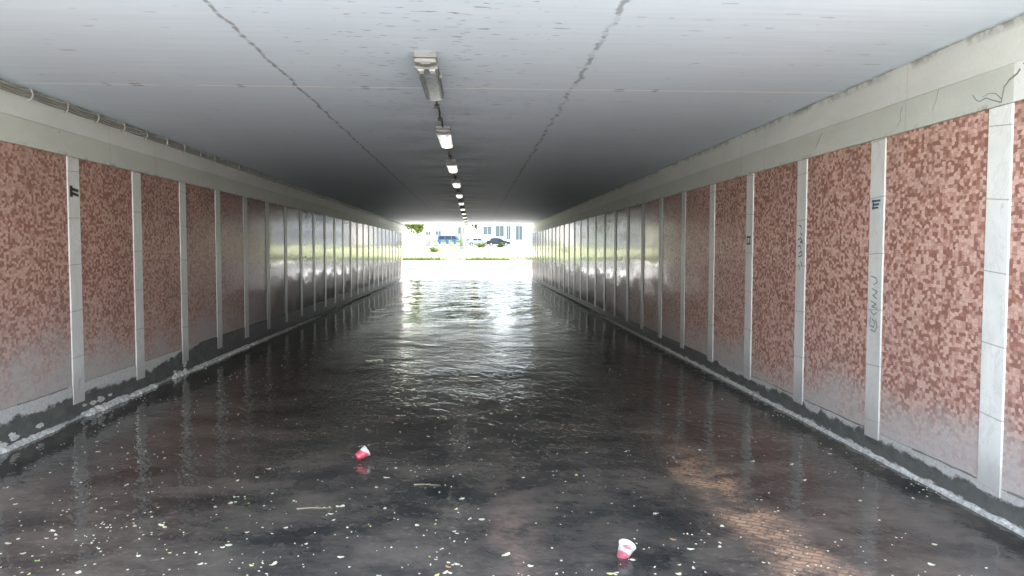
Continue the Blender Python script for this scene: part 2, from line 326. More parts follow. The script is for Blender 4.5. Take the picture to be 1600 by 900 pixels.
# ---------------------------------------------------------------- mesh helpers
def tag(o, label=None, cat=None, group=None, kind=None):
    if label: o['label'] = label
    if cat: o['category'] = cat
    if group: o['group'] = group
    if kind: o['kind'] = kind
    return o
def empty(name, loc=(0, 0, 0), rz=0.0):
    o = bpy.data.objects.new(name, None); COL.objects.link(o); o.location = loc; o.rotation_euler[2] = rz
    o.empty_display_size = .2; return o
class MB:
    def __init__(s): s.bm = bmesh.new()
    def box(s, x0, x1, y0, y1, z0, z1, bev=0.0):
        r = bmesh.ops.create_cube(s.bm, size=1)
        for v in r['verts']:
            v.co = Vector(((x0 + x1) / 2 + v.co.x * (x1 - x0), (y0 + y1) / 2 + v.co.y * (y1 - y0), (z0 + z1) / 2 + v.co.z * (z1 - z0)))
        if bev:
            es = list({e for v in r['verts'] for e in v.link_edges})
            bmesh.ops.bevel(s.bm, geom=es, offset=bev, segments=2, affect='EDGES', profile=.5)
        return s
    def tube(s, pts, rad, seg=8, cap=True):
        pts = [Vector(p) for p in pts]; n = len(pts); rads = rad if isinstance(rad, (list, tuple)) else [rad] * n
        rings = []
        for i, p in enumerate(pts):
            d = (pts[min(i + 1, n - 1)] - pts[max(i - 1, 0)]).normalized()
            a = d.orthogonal().normalized() if i == 0 else (rings_a - d * rings_a.dot(d)).normalized()
            rings_a = a; b = d.cross(a)
            rings.append([s.bm.verts.new(p + (a * math.cos(2 * math.pi * k / seg) + b * math.sin(2 * math.pi * k / seg)) * rads[i]) for k in range(seg)])
        for q in range(n - 1):
            for k in range(seg):
                s.bm.faces.new((rings[q][k], rings[q][(k + 1) % seg], rings[q + 1][(k + 1) % seg], rings[q + 1][k]))
        if cap: s.bm.faces.new(rings[0][::-1]); s.bm.faces.new(rings[-1])
        return s
    def prism(s, prof, axis, a0, a1):     # prof: 2-D outline in the two other axes
        def P(u, v, t):
            return {'x': (t, u, v), 'y': (u, t, v), 'z': (u, v, t)}[axis]
        A = [s.bm.verts.new(P(u, v, a0)) for u, v in prof]; B = [s.bm.verts.new(P(u, v, a1)) for u, v in prof]
        n = len(prof)
        for i in range(n): s.bm.faces.new((A[i], A[(i + 1) % n], B[(i + 1) % n], B[i]))
        s.bm.faces.new(A[::-1]); s.bm.faces.new(B); return s
    def lathe(s, prof, seg=24):
        rings = [[s.bm.verts.new((r * math.cos(2 * math.pi * k / seg), r * math.sin(2 * math.pi * k / seg), z)) for k in range(seg)] for r, z in prof]
        for q in range(len(prof) - 1):
            for k in range(seg): s.bm.faces.new((rings[q][k], rings[q][(k + 1) % seg], rings[q + 1][(k + 1) % seg], rings[q + 1][k]))
        return s
    def quad(s, *pts):
        s.bm.faces.new([s.bm.verts.new(p) for p in pts]); return s
    def build(s, name, mat, parent=None, smooth=False, loc=None):
        bmesh.ops.recalc_face_normals(s.bm, faces=s.bm.faces)
        me = bpy.data.meshes.new(name); s.bm.to_mesh(me); s.bm.free()
        for mm in (mat if isinstance(mat, list) else [mat]): me.materials.append(mm)
        if smooth:
            for p in me.polygons: p.use_smooth = True
        o = bpy.data.objects.new(name, me); COL.objects.link(o)
        if parent is not None: o.parent = parent
        if loc: o.location = loc
        return o
def copy_tree(o, parent=None):
    c = o.copy(); COL.objects.link(c); c.parent = parent
    for ch in [q for q in bpy.data.objects if q.parent == o]: copy_tree(ch, c)
    return c

XL, XR, HC, HT = -3.487, 2.910, 2.745, 2.296
Y0, Y1 = 3.0, 38.15
# ---------------------------------------------------------------- large setting
def sheet(name, x0, x1, y0, y1, z, mat, nx=1, ny=1):
    b = MB(); vs = [[b.bm.verts.new((x0 + (x1 - x0) * i / nx, y0 + (y1 - y0) * j / ny, z)) for i in range(nx + 1)] for j in range(ny + 1)]
    for j in range(ny):
        for i in range(nx): b.bm.faces.new((vs[j][i], vs[j][i + 1], vs[j + 1][i + 1], vs[j + 1][i]))
    return tag(b.build(name, mat), kind='structure')
sheet('ground', -1500, 1500, -1500, 1500, -.12, M['grass'])
b = MB(); V = [[b.bm.verts.new((x, y, z)) for x in (-9, 9)] for y, z in ((2.2, -.02), (-3.8, .0), (-5.2, .25), (-14, 4.8))]  # unseen ramp behind the camera, shaped to bounce sun onto the ceiling
for i in range(3): b.bm.faces.new((V[i + 1][0], V[i + 1][1], V[i][1], V[i][0]))
tag(b.build('path', [M['path'], M['wetpath']]), kind='structure').data.polygons[0].material_index = 1  # first stretch kept darker to even out the bounced sunlight
sheet('path', -40, 40, Y1 + .05, 57.4, .004, M['wetpath'])
sheet('floor', XL - .3, XR + .3, 2.2, Y1 + .05, -.030, M['conc'])
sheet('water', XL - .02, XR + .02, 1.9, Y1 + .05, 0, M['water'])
b = MB(); b.box(XL - .6, XR + .6, Y0, Y1, HC, HC + .75)
tag(b.build('ceiling', M['ceiling']), kind='structure')
# earth over and beside the underpass
for x0, x1 in ((XL - 60, XL - .6), (XR + .6, XR + 60)):
    b = MB(); b.prism([(Y0 - .0, -.1), (Y1, -.1), (Y1, 3.3), (Y0, 3.3)], 'x', x0, x1)
    tag(b.build('embankment', M['grass']), kind='structure')
b = MB(); b.box(XL - 60, XR + 60, Y0 + 1, Y1 - 1, HC + .76, HC + .9); tag(b.build('road', M['asphalt']), kind='structure')

# ---------------------------------------------------------------- side walls
def side_wall(s, X, pill, name_label):
    sg = -1 if s == 'L' else 1            # outward direction
    wall = tag(empty('tiled_wall', (X, Y0, 0)), name_label, 'wall')
    wall_inv = Matrix.Translation((-X, -Y0, 0))
    def part(b, name, mat, parent=wall, **k):
        if parent is wall: b.bm.transform(wall_inv)
        return b.build(name, mat, parent, **k)
    def bx(d0, d1, y0, y1, z0, z1, bev=0.0):  # d: depth measured inward from the wall plane
        xa, xb = X - sg * d0, X - sg * d1
        return MB().box(min(xa, xb), max(xa, xb), y0, y1, z0, z1, bev)
    part(bx(-.55, -.03, Y0, Y1, -.1, HC), 'core', M['conc'])
    part(bx(-.029, .010, Y0, Y1, 2.505, HC - .001, .003), 'upper_beam', M['beam_up'])
    lb0 = 4.03 if s == 'R' else Y0
    part(bx(-.028, .016, lb0, Y1, HT, 2.503, .004), 'lower_beam', M['beam_low'])
    if s == 'R':
        q = part(bx(-.028, .017, Y0, lb0 - .002, HT, 2.503, .004), 'lower_beam', M['marble_w'])
        q['label'] = 'whiter marble facing at the near end of the beam'
    ys = sorted(pill); w = .096 if s == 'R' else .098
    pm = 'tileL' if s == 'L' else 'tileR'
    zb = .31 if s == 'L' else .185
    edges = [Y0] + [e for y in ys for e in (y - w, y + w)] + [Y1]
    for i in range(0, len(edges), 2):
        if edges[i + 1] - edges[i] > .05:
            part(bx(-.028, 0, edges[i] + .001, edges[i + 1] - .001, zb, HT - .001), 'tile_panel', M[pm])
    pillars = []
    for k, y in enumerate(ys):
        jx = random.uniform(-.003, .003); near = s == 'R' and y < 4.3
        bb = bx(-.02, .010 + jx, y - w, y + w, .13 if s == 'R' else .14, HT - .002, .004)
        pillars.append(part(bb, 'pillar', M['marble_w' if near else 'marble']))  # nearest pillar whitened: brightness of the entrance put into its marble
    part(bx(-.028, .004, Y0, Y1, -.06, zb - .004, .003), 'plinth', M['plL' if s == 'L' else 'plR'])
    return wall, pillars, part, bx
yR = [4.135 + 1.2795 * k for k in range(-1, 27) if 4.135 + 1.2795 * k < Y1 - .1]
yL = [6.91 + 1.2615 * k for k in range(-4, 26) if 6.91 + 1.2615 * k < Y1 - .1]
wL, pL, partL, bxL = side_wall('L', XL, yL, 'long tiled underpass wall carrying a bundle of cables along its top')
wR, pR, partR, bxR = side_wall('R', XR, yR, 'long tiled underpass wall whose pale pillars carry scrawled graffiti')

# lime-crusted ledge at the water's edge, whole on the right and broken on the left
def ledge(part, X, sg, y0, y1, hmin, hmax, dmin, dmax):
    b = MB(); n = max(2, int((y1 - y0) / (.035 if y1 < 13 else .09))); rows = []
    for i in range(n + 1):
        y = y0 + (y1 - y0) * i / n; t = math.sin(math.pi * min(1, max(0, i / n * 8 if i < n / 8 else (n - i) / n * 8)) / 2) if y1 - y0 < 5 else 1
        d = random.uniform(dmin, dmax) * (.5 + .5 * t); h = random.uniform(hmin, hmax) * (.6 + .4 * t)
        rows.append([(X + sg * .003, y, -.02), (X + sg * .003, y, h * .9), (X - sg * d * .4, y, h), (X - sg * d, y, h * .55), (X - sg * d * 1.05, y, -.02)])
    V = [[b.bm.verts.new(p) for p in r] for r in rows]
    for i in range(n):
        for k in range(4): b.bm.faces.new((V[i][k], V[i][k + 1], V[i + 1][k + 1], V[i + 1][k]))
    b.bm.faces.new(V[0]); b.bm.faces.new(V[-1][::-1])
    part(b, 'ledge', M['ledge'])
ledge(partR, XR - .005, 1, Y0, 13, .018, .034, .020, .032); ledge(partR, XR - .005, 1, 13.01, Y1, .024, .032, .022, .03)
for y0, y1, hh, dd in ((4.6, 6.62, .04, .05), (7.0, 7.85, .06, .06), (7.9, 8.55, .045, .05), (9.0, 9.45, .06, .05), (9.47, 12.1, .042, .06), (12.15, 20.9, .036, .06), (20.95, 38.1, .036, .06)):
    ledge(partL, XL + .005, -1, y0, y1, hh * .6, hh, dd * .6, dd)
# chipped lime rubble on the left plinth
for yc, zc, n in ((5.55, .06, 5), (7.25, .07, 8), (9.15, .08, 5), (6.2, .10, 3)):
    for k in range(1):
        b = MB()
        for j in range(n):
            r = random.uniform(.012, .03); mt = Matrix.Translation((XL + random.uniform(.003, .02), yc + random.uniform(-.3, .3), zc + random.uniform(-.05, .05)))
            g = bmesh.ops.create_icosphere(b.bm, subdivisions=2, radius=r)
            for v in g['verts']: v.co = mt @ Vector((v.co.x * .22, v.co.y * 2.6 * random.uniform(.7, 1.3), v.co.z * .8 * random.uniform(.6, 1.4) - v.co.y * .25))
        partL(b, 'lime_crust', M['ledge'])
# dark open seam between plinth and tiles
def seam(part, X, sg, z, spans):
    for a, c in spans:
        pts = []; y = a
        while y < c: pts.append((X - sg * .002, y, z + random.uniform(-.004, .004))); y += .08
        part(MB().tube(pts, [random.uniform(.003, .007) for _ in pts], 5), 'crack', M['crack'])
seam(partR, XR - .004, 1, .186, ((3.5, 4.02), (4.25, 4.95), (5.50, 6.58), (6.8, 7.3), (7.6, 7.9), (9.4, 10.1)))
seam(partL, XL + .004, -1, .305, ((4.8, 5.6), (6.0, 6.75)))

# stencil marks and scribbles on the pillars
def strokes(s, X, y, z, lines, mat, name, parent, wd=.008, mirror=1):
    """lines in (a, b): a runs along the wall away from the viewer's left, b up"""
    sg = -1 if s == 'L' else 1
    b = MB(); xx = X - sg * .0150
    for ln in lines:
        for (a0, b0), (a1, b1) in zip(ln, ln[1:]):
            d = Vector((0, a1 - a0, b1 - b0)); L = d.length or 1e-4; n = Vector((0, -d.z, d.y)) / L * wd / 2; e = d / L * wd * .3
            p0 = Vector((xx, y + a0, z + b0)) - e; p1 = Vector((xx, y + a1, z + b1)) + e
            q = [b.bm.verts.new(p) for p in (p0 + n, p0 - n, p1 - n, p1 + n)]
            o2 = [b.bm.verts.new(v.co - Vector((-sg * .0006, 0, 0))) for v in q]
            b.bm.faces.new(q); b.bm.faces.new(o2[::-1])
            for i in range(4): b.bm.faces.new((q[i], q[(i + 1) % 4], o2[(i + 1) % 4], o2[i]))
    b.bm.transform(Matrix.Translation((-(parent.parent.location.x), -Y0, 0)))
    b.build(name, mat, parent)
def nearest(ps, ys, y):
    return ps[min(range(len(ys)), key=lambda i: abs(sorted(ys)[i] - y))]
# left pillar: one upright bar and two bars reaching right; +a is away from the camera, to the right on this wall
P = nearest(pL, yL, 6.91)
strokes('L', XL, 6.91, 2.0, [[(-.055, -.038), (-.055, .032)]], M['ink'], 'stencil_mark', P, .045)
strokes('L', XL, 6.91, 2.0, [[(-.045, .018), (.06, .008)], [(-.045, -.020), (.06, -.032)]], M['ink'], 'stencil_mark', P, .026)
# right pillar: blue mark shaped like an F; on this wall right in the picture is nearer the camera (-a)
P = nearest(pR, yR, 5.41)
strokes('R', XR, 5.41, 1.83, [[(.045, -.032), (.045, .03)], [(.06, .024), (-.05, .024)], [(.05, -.002), (-.03, -.002)]], M['ink_b'], 'stencil_mark', P, .015)
strokes('R', XR, 5.41, 1.83, [[(.055, -.026), (-.02, -.026)]], M['ink'], 'stencil_mark', P, .012)
sc1 = [[(.05, .16), (-.02, .15), (-.04, .12), (.01, .10)], [(.03, .07), (-.045, .05), (.02, .02), (-.04, .0)], [(.04, -.02), (-.03, -.04), (.03, -.06), (-.045, -.07)],
       [(.05, -.09), (.0, -.12), (-.04, -.10)], [(.045, -.14), (.05, -.2), (.0, -.21), (-.02, -.17), (.02, -.15)], [(-.03, -.15), (-.05, -.2), (-.02, -.24), (.04, -.23)]]
strokes('R', XR, 5.41, 1.15, sc1, M['ink_g'], 'scribble', P, .008)
P = nearest(pR, yR, 6.69)
sc2 = [[(.03, .20), (-.01, .19), (-.02, .17)], [(.0, .13), (-.04, .11)], [(.045, .07), (.0, .085), (-.045, .06), (.0, .05), (-.05, .04)], [(.04, .01), (.0, .02), (-.01, -.01)], [(.02, -.05), (-.03, -.03), (-.04, -.07), (.03, -.08)], [(-.02, -.12), (-.04, -.16)], [(.02, -.15), (.0, -.2)]]
strokes('R', XR, 6.69, 1.52, sc2, M['ink'], 'scribble', P, .010)
P = nearest(pR, yR, 7.97)
strokes('R', XR, 7.97, 1.60, [[(.06, .035), (-.05, .035)], [(.06, -.035), (-.05, -.035)], [(.05, -.03), (.05, .03)], [(-.03, .03), (-.03, -.03)]], M['ink'], 'stencil_mark', P, .02)
# cracks with roots on the right beam above the nearest pillar
def vine(pts, r0, r1, name='crack'):
    n = len(pts); partR(MB().tube([(XR - .0165, y, z) for y, z in pts], [r0 + (r1 - r0) * i / (n - 1) for i in range(n)], 6), name, M['crack'])
vine([(3.98, 2.46), (4.0, 2.44), (4.06, 2.42), (4.10, 2.39), (4.11, 2.35), (4.12, 2.31)], .007, .004)
vine([(4.12, 2.31), (4.19, 2.335), (4.25, 2.36), (4.30, 2.35), (4.33, 2.36), (4.37, 2.40)], .004, .002)
vine([(4.12, 2.33), (4.17, 2.37), (4.23, 2.38), (4.28, 2.37)], .003, .0015)
vine([(3.95, 2.485), (3.953, 2.478)], .006, .005); vine([(5.1, 2.47), (5.13, 2.42), (5.12, 2.38), (5.16, 2.34)], .0015, .001)
vine([(6.3, 2.47), (6.36, 2.42), (6.42, 2.36)], .0015, .001); vine([(4.7, 2.5), (4.72, 2.44), (4.76, 2.38)], .0015, .001)

# cables clipped along the top of the left wall
cab = tag(empty('cable_run', (XL + .03, Y0, 2.70)), 'bundle of thin cables clipped along the top corner of the wall', 'cables')
def rel(b): b.bm.transform(Matrix.Translation((-(XL + .03), -Y0, -2.70))); return b
for z, r, ph in ((2.722, .011, 0), (2.700, .009, 1.3), (2.679, .008, 2.2)):
    pts = []; y = Y0
    while y <= Y1:
        f = abs(math.sin((y - 5.72) / .53 * math.pi)); pts.append((XL + .030 + .006 * math.sin(y * 3 + ph), y, z - .007 * f)); y += .13
    rel(b := MB().tube(pts, r, 6)); b.build('cable', M['cable'], cab, True)
y = 5.72 - .53 * 7
while y < Y1:
    b = MB().tube([(XL + .012, y, 2.744), (XL + .040, y, 2.738), (XL + .050, y, 2.70), (XL + .036, y, 2.664), (XL + .012, y, 2.657)], .0075, 6); rel(b)
    b.build('clip', M['clip'], cab); y += .53

# ---------------------------------------------------------------- ceiling lamps
def mat_diffuser(glowing):
    m = NT('lamp_diffuser'); n = m.noise(m.vec(1, 12, 1), 5, 2)
    m.bs(Base_Color=m.mix(m.ramp(n, .4, .6), (.085, .10, .105), (.13, .145, .15)) if not glowing else (.8, .8, .78), Roughness=.25, Specular_IOR_Level=.6)
    if glowing:
        seg = m.ramp(m.noise(m.vec(9, 6, 1), 1, 3, .6), .36, .46, .12, 1)
        m.bs(Emission_Color=(1, .99, .94), Emission_Strength=m.math('MULTIPLY', seg, .075))  # weak patchy glow keeps this diffuser white
    m.bump(n, .2, .004)
    return m.m
M['diff_off'] = mat_diffuser(False); M['diff_glow'] = mat_diffuser(True)
lamp_x = lambda yy: -.305 - .0009 * (yy - 5)
def make_lamp(glowing):
    t = empty('ceiling_lamp')
    L = 1.24; w = .068
    b = MB().prism([(-w, HC - .001 - HC), (w, -.001), (w + .006, -.04), (-w - .006, -.04)][::-1], 'y', 0, L); b.build('housing', M['lamp_body'], t)
    # diffuser: rounded trough
    prof = [(w * math.cos(a), -.042 - .062 * math.sin(a)) for a in [math.pi * i / 12 for i in range(13)]]
    prof = [(max(-w, min(w, x * 1.25)), z) for x, z in prof]
    b = MB(); n = len(prof); ys_ = [.145, .17, 1.20, 1.26, 1.295]; sc_ = [1, 1, 1, .93, .6]
    rows = [[b.bm.verts.new((x * (1 if k < 4 else .8), y, -.042 + (z + .042) * sc_[k])) for x, z in prof] for k, y in enumerate(ys_)]
    for k in range(len(rows) - 1):
        for i in range(n - 1): b.bm.faces.new((rows[k][i], rows[k][i + 1], rows[k + 1][i + 1], rows[k + 1][i]))
    b.bm.faces.new(rows[0]); b.bm.faces.new(rows[-1][::-1])
    b.build('diffuser', M['diff_glow' if glowing else 'diff_off'], t, True)
    b = MB(); b.box(-w - .004, w + .004, .0, .125, -.085, -.041, .016); b.box(-.03, .03, .01, .10, -.094, -.084, .004); b.build('end_cap', M['lamp_cap'], t)
    b = MB(); b.box(-w - .008, w + .008, .122, .145, -.102, -.038, .004); b.build('collar', M['lamp_cap'], t)
    for sx in (-1, 1):
        b = MB(); b.prism([(sx * .036 - .020, .147), (sx * .036 + .020, .147), (sx * .036 + .013, .25), (sx * .036 - .013, .25)], 'z', -.108, -.100)
        b.build('reflector', M['chrome'], t)
        b = MB(); b.box(sx * (w + .006) - .006, sx * (w + .006) + .006, .55, .60, -.055, -.02, .002); b.build('clip', M['clip'], t)
    t.scale = (1, .96, .74)
    return t
lamp_ys = [4.95 + 2.88 * k for k in range(12)]
ord_ = ['first', 'second', 'third', 'fourth', 'fifth', 'sixth', 'seventh', 'eighth', 'ninth', 'tenth', 'eleventh', 'twelfth', 'thirteenth']
proto = make_lamp(False); protoL = None
for k, y in enumerate(lamp_ys):
    if k == 0: o = proto
    elif k == 1: o = protoL = make_lamp(True)
    else: o = copy_tree(protoL)
    o.location = (lamp_x(y), y, HC)
    if k == 0: tag(o, 'unlit grey ceiling lamp with a pale end cap, nearest the camera', 'lamp')
    else: tag(o, '%s lit ceiling lamp along the row, counted from the grey unlit one as first' % ord_[k], 'lamp', 'strip lamps in a row along the ceiling')
    if k < len(lamp_ys) - 1:
        ya, yb = y + 1.22, lamp_ys[k + 1]
        pts = [(lamp_x(ya + (yb - ya) * i / 10) + .006 * math.sin(i * 1.7 + k), ya + (yb - ya) * i / 10, HC - .014 - .004 * (i % 2)) for i in range(11)]
        c = empty('lamp_cable', pts[0]); b = MB().tube([Vector(p) - Vector(pts[0]) for p in pts], .009, 6); b.build('cable', M['cable_d'], c)
        for i in (3, 7):
            p = Vector(pts[i]) - Vector(pts[0]); MB().box(p.x - .022, p.x + .022, p.y - .012, p.y + .012, p.z - .016, p.z + .013, .003).build('clip', M['cable_d'], c)
        tag(c, 'dark cable on the ceiling joining the %s and the %s lamp of the row' % (ord_[k], ord_[k + 1]), 'cable', 'cables between the ceiling lamps')
proto['group'] = 'strip lamps in a row along the ceiling'

# ---------------------------------------------------------------- cups, petals, leaves, twigs on the water
def mat_cup(name, lo, hi, seed):
    m = NT(name); tc = m.t.nodes.new('ShaderNodeTexCoord'); sp = m.t.nodes.new('ShaderNodeSeparateXYZ'); m.t.links.new(tc.outputs['Object'], sp.inputs[0])
    ang = m.math('ARCTAN2', sp.outputs[1], sp.outputs[0])
    edge = m.math('ADD', m.math('MULTIPLY', m.math('SINE', m.math('ADD', m.math('MULTIPLY', ang, 2), seed)), .014), sp.outputs[2])
    f = m.math('MULTIPLY', m.ramp(edge, hi - .004, hi + .004, 1, 0), m.ramp(sp.outputs[2], lo - .002, lo + .002, 0, 1))
    n = m.noise(tc.outputs['Object'], 60, 2); f = m.math('MULTIPLY', f, m.ramp(n, .3, .42, .55, 1))
    m.bs(Base_Color=m.mix(f, (.60, .59, .57), (.50, .045, .085) if lo < 0 else (.55, .14, .19)), Roughness=.3, Subsurface_Weight=.0); return m.m
def cup(loc, rot, mat, label):
    t = tag(empty('plastic_cup', loc), label, 'cup', 'plastic cups floating on the water'); t.rotation_euler = rot
    prof = [(.001, .002), (.024, .002), (.026, .0), (.028, .006), (.0385, .078), (.0385, .080), (.0372, .080), (.0268, .008), (.001, .006)]
    MB().lathe(prof, 28).build('cup_body', mat, t, True)
    MB().lathe([(.0383, .078), (.0415, .079), (.0425, .082), (.0415, .085), (.0375, .084), (.0372, .079)], 28).build('lip', M['cup_lip'], t, True)
    MB().lathe([(.0235, .0035), (.0262, -.0015), (.0268, -.001), (.0272, .006)], 28).build('foot_ring', mat, t, True)
    return t
c1 = cup((-.815, 5.40, .036), (R(58), 0, 0), mat_cup('cup_print_red', -.01, .058, 1.0), 'red and white plastic cup lying on its side, left of the two cups')
c1.rotation_euler = Matrix.Rotation(R(-48), 3, 'Z').to_4x4().to_euler()
c1.matrix_world = Matrix.Translation((-.822, 5.40, .034)) @ Matrix.Rotation(R(28), 4, 'Z') @ Matrix.Rotation(R(62), 4, 'Y')
c2 = cup((.733, 3.62, .0), (0, 0, 0), mat_cup('cup_print_pink', .004, .046, 2.4), 'white plastic cup with a pink base floating mouth up, nearest the camera')
c2.matrix_world = Matrix.Translation((.728, 3.66, -.004)) @ Matrix.Rotation(R(16), 4, 'Y') @ Matrix.Rotation(R(14), 4, 'X') @ Matrix.Diagonal((1.04, 1.04, .88, 1))

def petal_mesh(name, L, W, curl, seed, mat):
    rd = random.Random(seed); b = MB(); n = 8
    top = [b.bm.verts.new((L * .5 * math.cos(2 * math.pi * k / n) * rd.uniform(.85, 1.1), W * .5 * math.sin(2 * math.pi * k / n) * rd.uniform(.8, 1.15),
                           .003 + curl * (math.cos(2 * math.pi * k / n) ** 2) + rd.uniform(0, .0015))) for k in range(n)]
    c = b.bm.verts.new((0, 0, .003)); bot = [b.bm.verts.new(v.co - Vector((0, 0, .0012))) for v in top]; cb = b.bm.verts.new((0, 0, .0016))
    for k in range(n):
        q = (k + 1) % n; b.bm.faces.new((c, top[k], top[q])); b.bm.faces.new((cb, bot[q], bot[k])); b.bm.faces.new((top[k], bot[k], bot[q], top[q]))
    bmesh.ops.recalc_face_normals(b.bm, faces=b.bm.faces)
    me = bpy.data.meshes.new(name); b.bm.to_mesh(me); b.bm.free(); me.materials.append(mat); return me
pm = [petal_mesh('petal', L * 1.2, W * 1.2, cu, i, M['petal']) for i, (L, W, cu) in enumerate(((.024, .013, .002), (.019, .013, .001), (.030, .014, .004), (.016, .010, .001), (.026, .018, .003)))]
def dens(x, y):
    a = math.exp(-((y - 3.3) / 2.3)) * (1.0 if x < 0 else .55)
    if x < -2.4: a *= .8
    return min(1, a + .07)
rp = random.Random(5); placed = []
while len(placed) < 290:
    y = 3.3 + rp.random() ** 1.7 * 9; x = rp.uniform(max(XL + .1, -.62 * y), min(XR - .15, .72 * y))
    if rp.random() > dens(x, y): continue
    pts = [(x, y)]
    if rp.random() < .16: pts.append((x + rp.uniform(-.025, .025), y + rp.uniform(-.02, .03)))
    for q in pts: placed.append(q)
for i, (x, y) in enumerate(placed[:290]):
    o = bpy.data.objects.new('petal', rp.choice(pm)); COL.objects.link(o); o.location = (x, y, 0); o.rotation_euler = (0, 0, rp.uniform(0, 6.28)); s = (.36 + .75 * rp.random() ** 1.8) * (1.25 if y < 4.6 and x < .3 else 1) * (1 if rp.random() < .85 else 1.35)
    o.scale = (s, s, 1)
    tag(o, 'small pale petal floating on the dark flood water', 'petal', 'pale petals scattered on the water')
b = MB()
cs = [(rp.uniform(XL + .1, 1.6), 3.3 + rp.random() ** 1.3 * 8, rp.uniform(.06, .3)) for _ in range(46)] + [(XL + .09, rp.uniform(4, 14), .06) for _ in range(10)] + [(XR - .09, rp.uniform(3.6, 14), .06) for _ in range(10)]
for i in range(2300):
    y = 3.2 + rp.random() ** 1.5 * 12; x = rp.uniform(max(XL + .05, -.64 * y), min(XR - .08, .74 * y))
    if rp.random() < .55:
        q = rp.choice(cs); x = min(XR - .05, max(XL + .07, q[0] + rp.gauss(0, q[2]))); y = max(3.2, q[1] + rp.gauss(0, q[2] * 1.5))
    if rp.random() > dens(x, y) + .12: continue
    r = rp.uniform(.003, .0075); a = rp.uniform(0, 6.28); e = rp.uniform(.4, .8)
    vs_ = [(x + r * math.cos(a + k * 1.2566) * (1 if k % 2 else e), y + r * math.sin(a + k * 1.2566), .0015) for k in range(5)]
    V = [b.bm.verts.new(v) for v in vs_]; W = [b.bm.verts.new((v[0], v[1], .0032)) for v in vs_]; b.bm.faces.new(W); b.bm.faces.new(V[::-1])
    for k in range(5): b.bm.faces.new((V[k], V[(k + 1) % 5], W[(k + 1) % 5], W[k]))
tag(b.build('litter', M['petal']), 'fine pale specks of blossom litter strewn over the water', 'litter', kind='stuff')
lm = {'y': petal_mesh('leaf', .045, .024, .004, 21, M['leaf_y']), 'g': petal_mesh('leaf', .05, .028, .004, 22, M['leaf_g']), 'o': petal_mesh('leaf', .055, .03, .005, 23, M['leaf_o'])}
for (x, y, k, lb) in ((-1.66, 4.15, 'y', 'yellow leaf on the water at left, farther from the camera than the others'),
                      (-2.28, 3.60, 'y', 'yellow leaf nearest to the left edge of the water'), (-1.93, 3.42, 'g', 'yellow-green leaf at the bottom left beside pale petals'),
                      (-1.05, 3.62, 'y', 'yellow leaf left of the bottom middle of the water'), (-.17, 3.47, 'y', 'yellow leaf beside a bright green one at the bottom'),
                      (-.23, 3.40, 'g', 'bright green leaf at the very bottom of the picture'), (-.12, 3.56, 'o', 'brown curled leaf just behind the yellow one'),
                      (.68, 5.0, 'y', 'yellow leaf farther out than the pale cup'), (1.03, 3.85, 'o', 'orange-brown leaf right of the pale cup'),
                      (.63, 3.45, 'y', 'large cream leaf just in front of the pale cup')):
    o = bpy.data.objects.new('leaf', lm[k]); COL.objects.link(o); o.location = (x, y, .001); o.rotation_euler = (0, 0, rp.uniform(0, 6.28)); s = rp.uniform(.6, .95); o.scale = (s, s, 1)
    tag(o, lb, 'leaf', 'coloured leaves floating on the water')
for i in range(16):
    x, y = rp.uniform(-2.2, -.1), rp.uniform(3.35, 4.9); o = bpy.data.objects.new('leaf', lm[rp.choice('yyg')]); COL.objects.link(o); o.location = (max(x, -.58 * y), y, .001)
    o.rotation_euler = (0, 0, rp.uniform(0, 6.28)); k = rp.uniform(.3, .5); o.scale = (k, k, 1)
    tag(o, 'tiny yellow-green leaf scrap among the pale petals at near left', 'leaf', 'yellow-green leaf scraps among the petals')
def twig(x, y, ang, L, label):
    b = MB(); b.tube([(0, 0, .003), (L * .4, .004, .006), (L * .7, -.003, .005), (L, .002, .003)], [.004, .003, .0025, .0015], 6)
    b.tube([(L * .45, .004, .005), (L * .6, .03, .006)], [.002, .001], 5)
    o = b.build('twig', M['twig']); o.location = (x, y, 0); o.rotation_euler = (0, 0, ang); tag(o, label, 'twig', 'thin twigs floating on the water')
twig(-.38, 4.85, R(-8), .17, 'pale thin twig between the two cups'); twig(-1.02, 4.42, R(2), .20, 'pale thin twig left of and nearer than the red cup')
# sodden scrap farther off
b = MB()
for j in range(9):
    g = bmesh.ops.create_icosphere(b.bm, subdivisions=2, radius=.03)
    a = Vector((j * .022 - .1 + random.uniform(-.01, .01), random.uniform(-.05, .05) + j * .012, .004)); 
    for v in g['verts']: v.co = a + Vector((v.co.x * 1.1, v.co.y * 1.3, v.co.z * .35))
o = b.build('wet_paper', M['petal'], None, True); o.location = (-1.33, 10.3, 0); tag(o, 'pale sodden paper scrap lying far off on the left side of the water', 'litter')

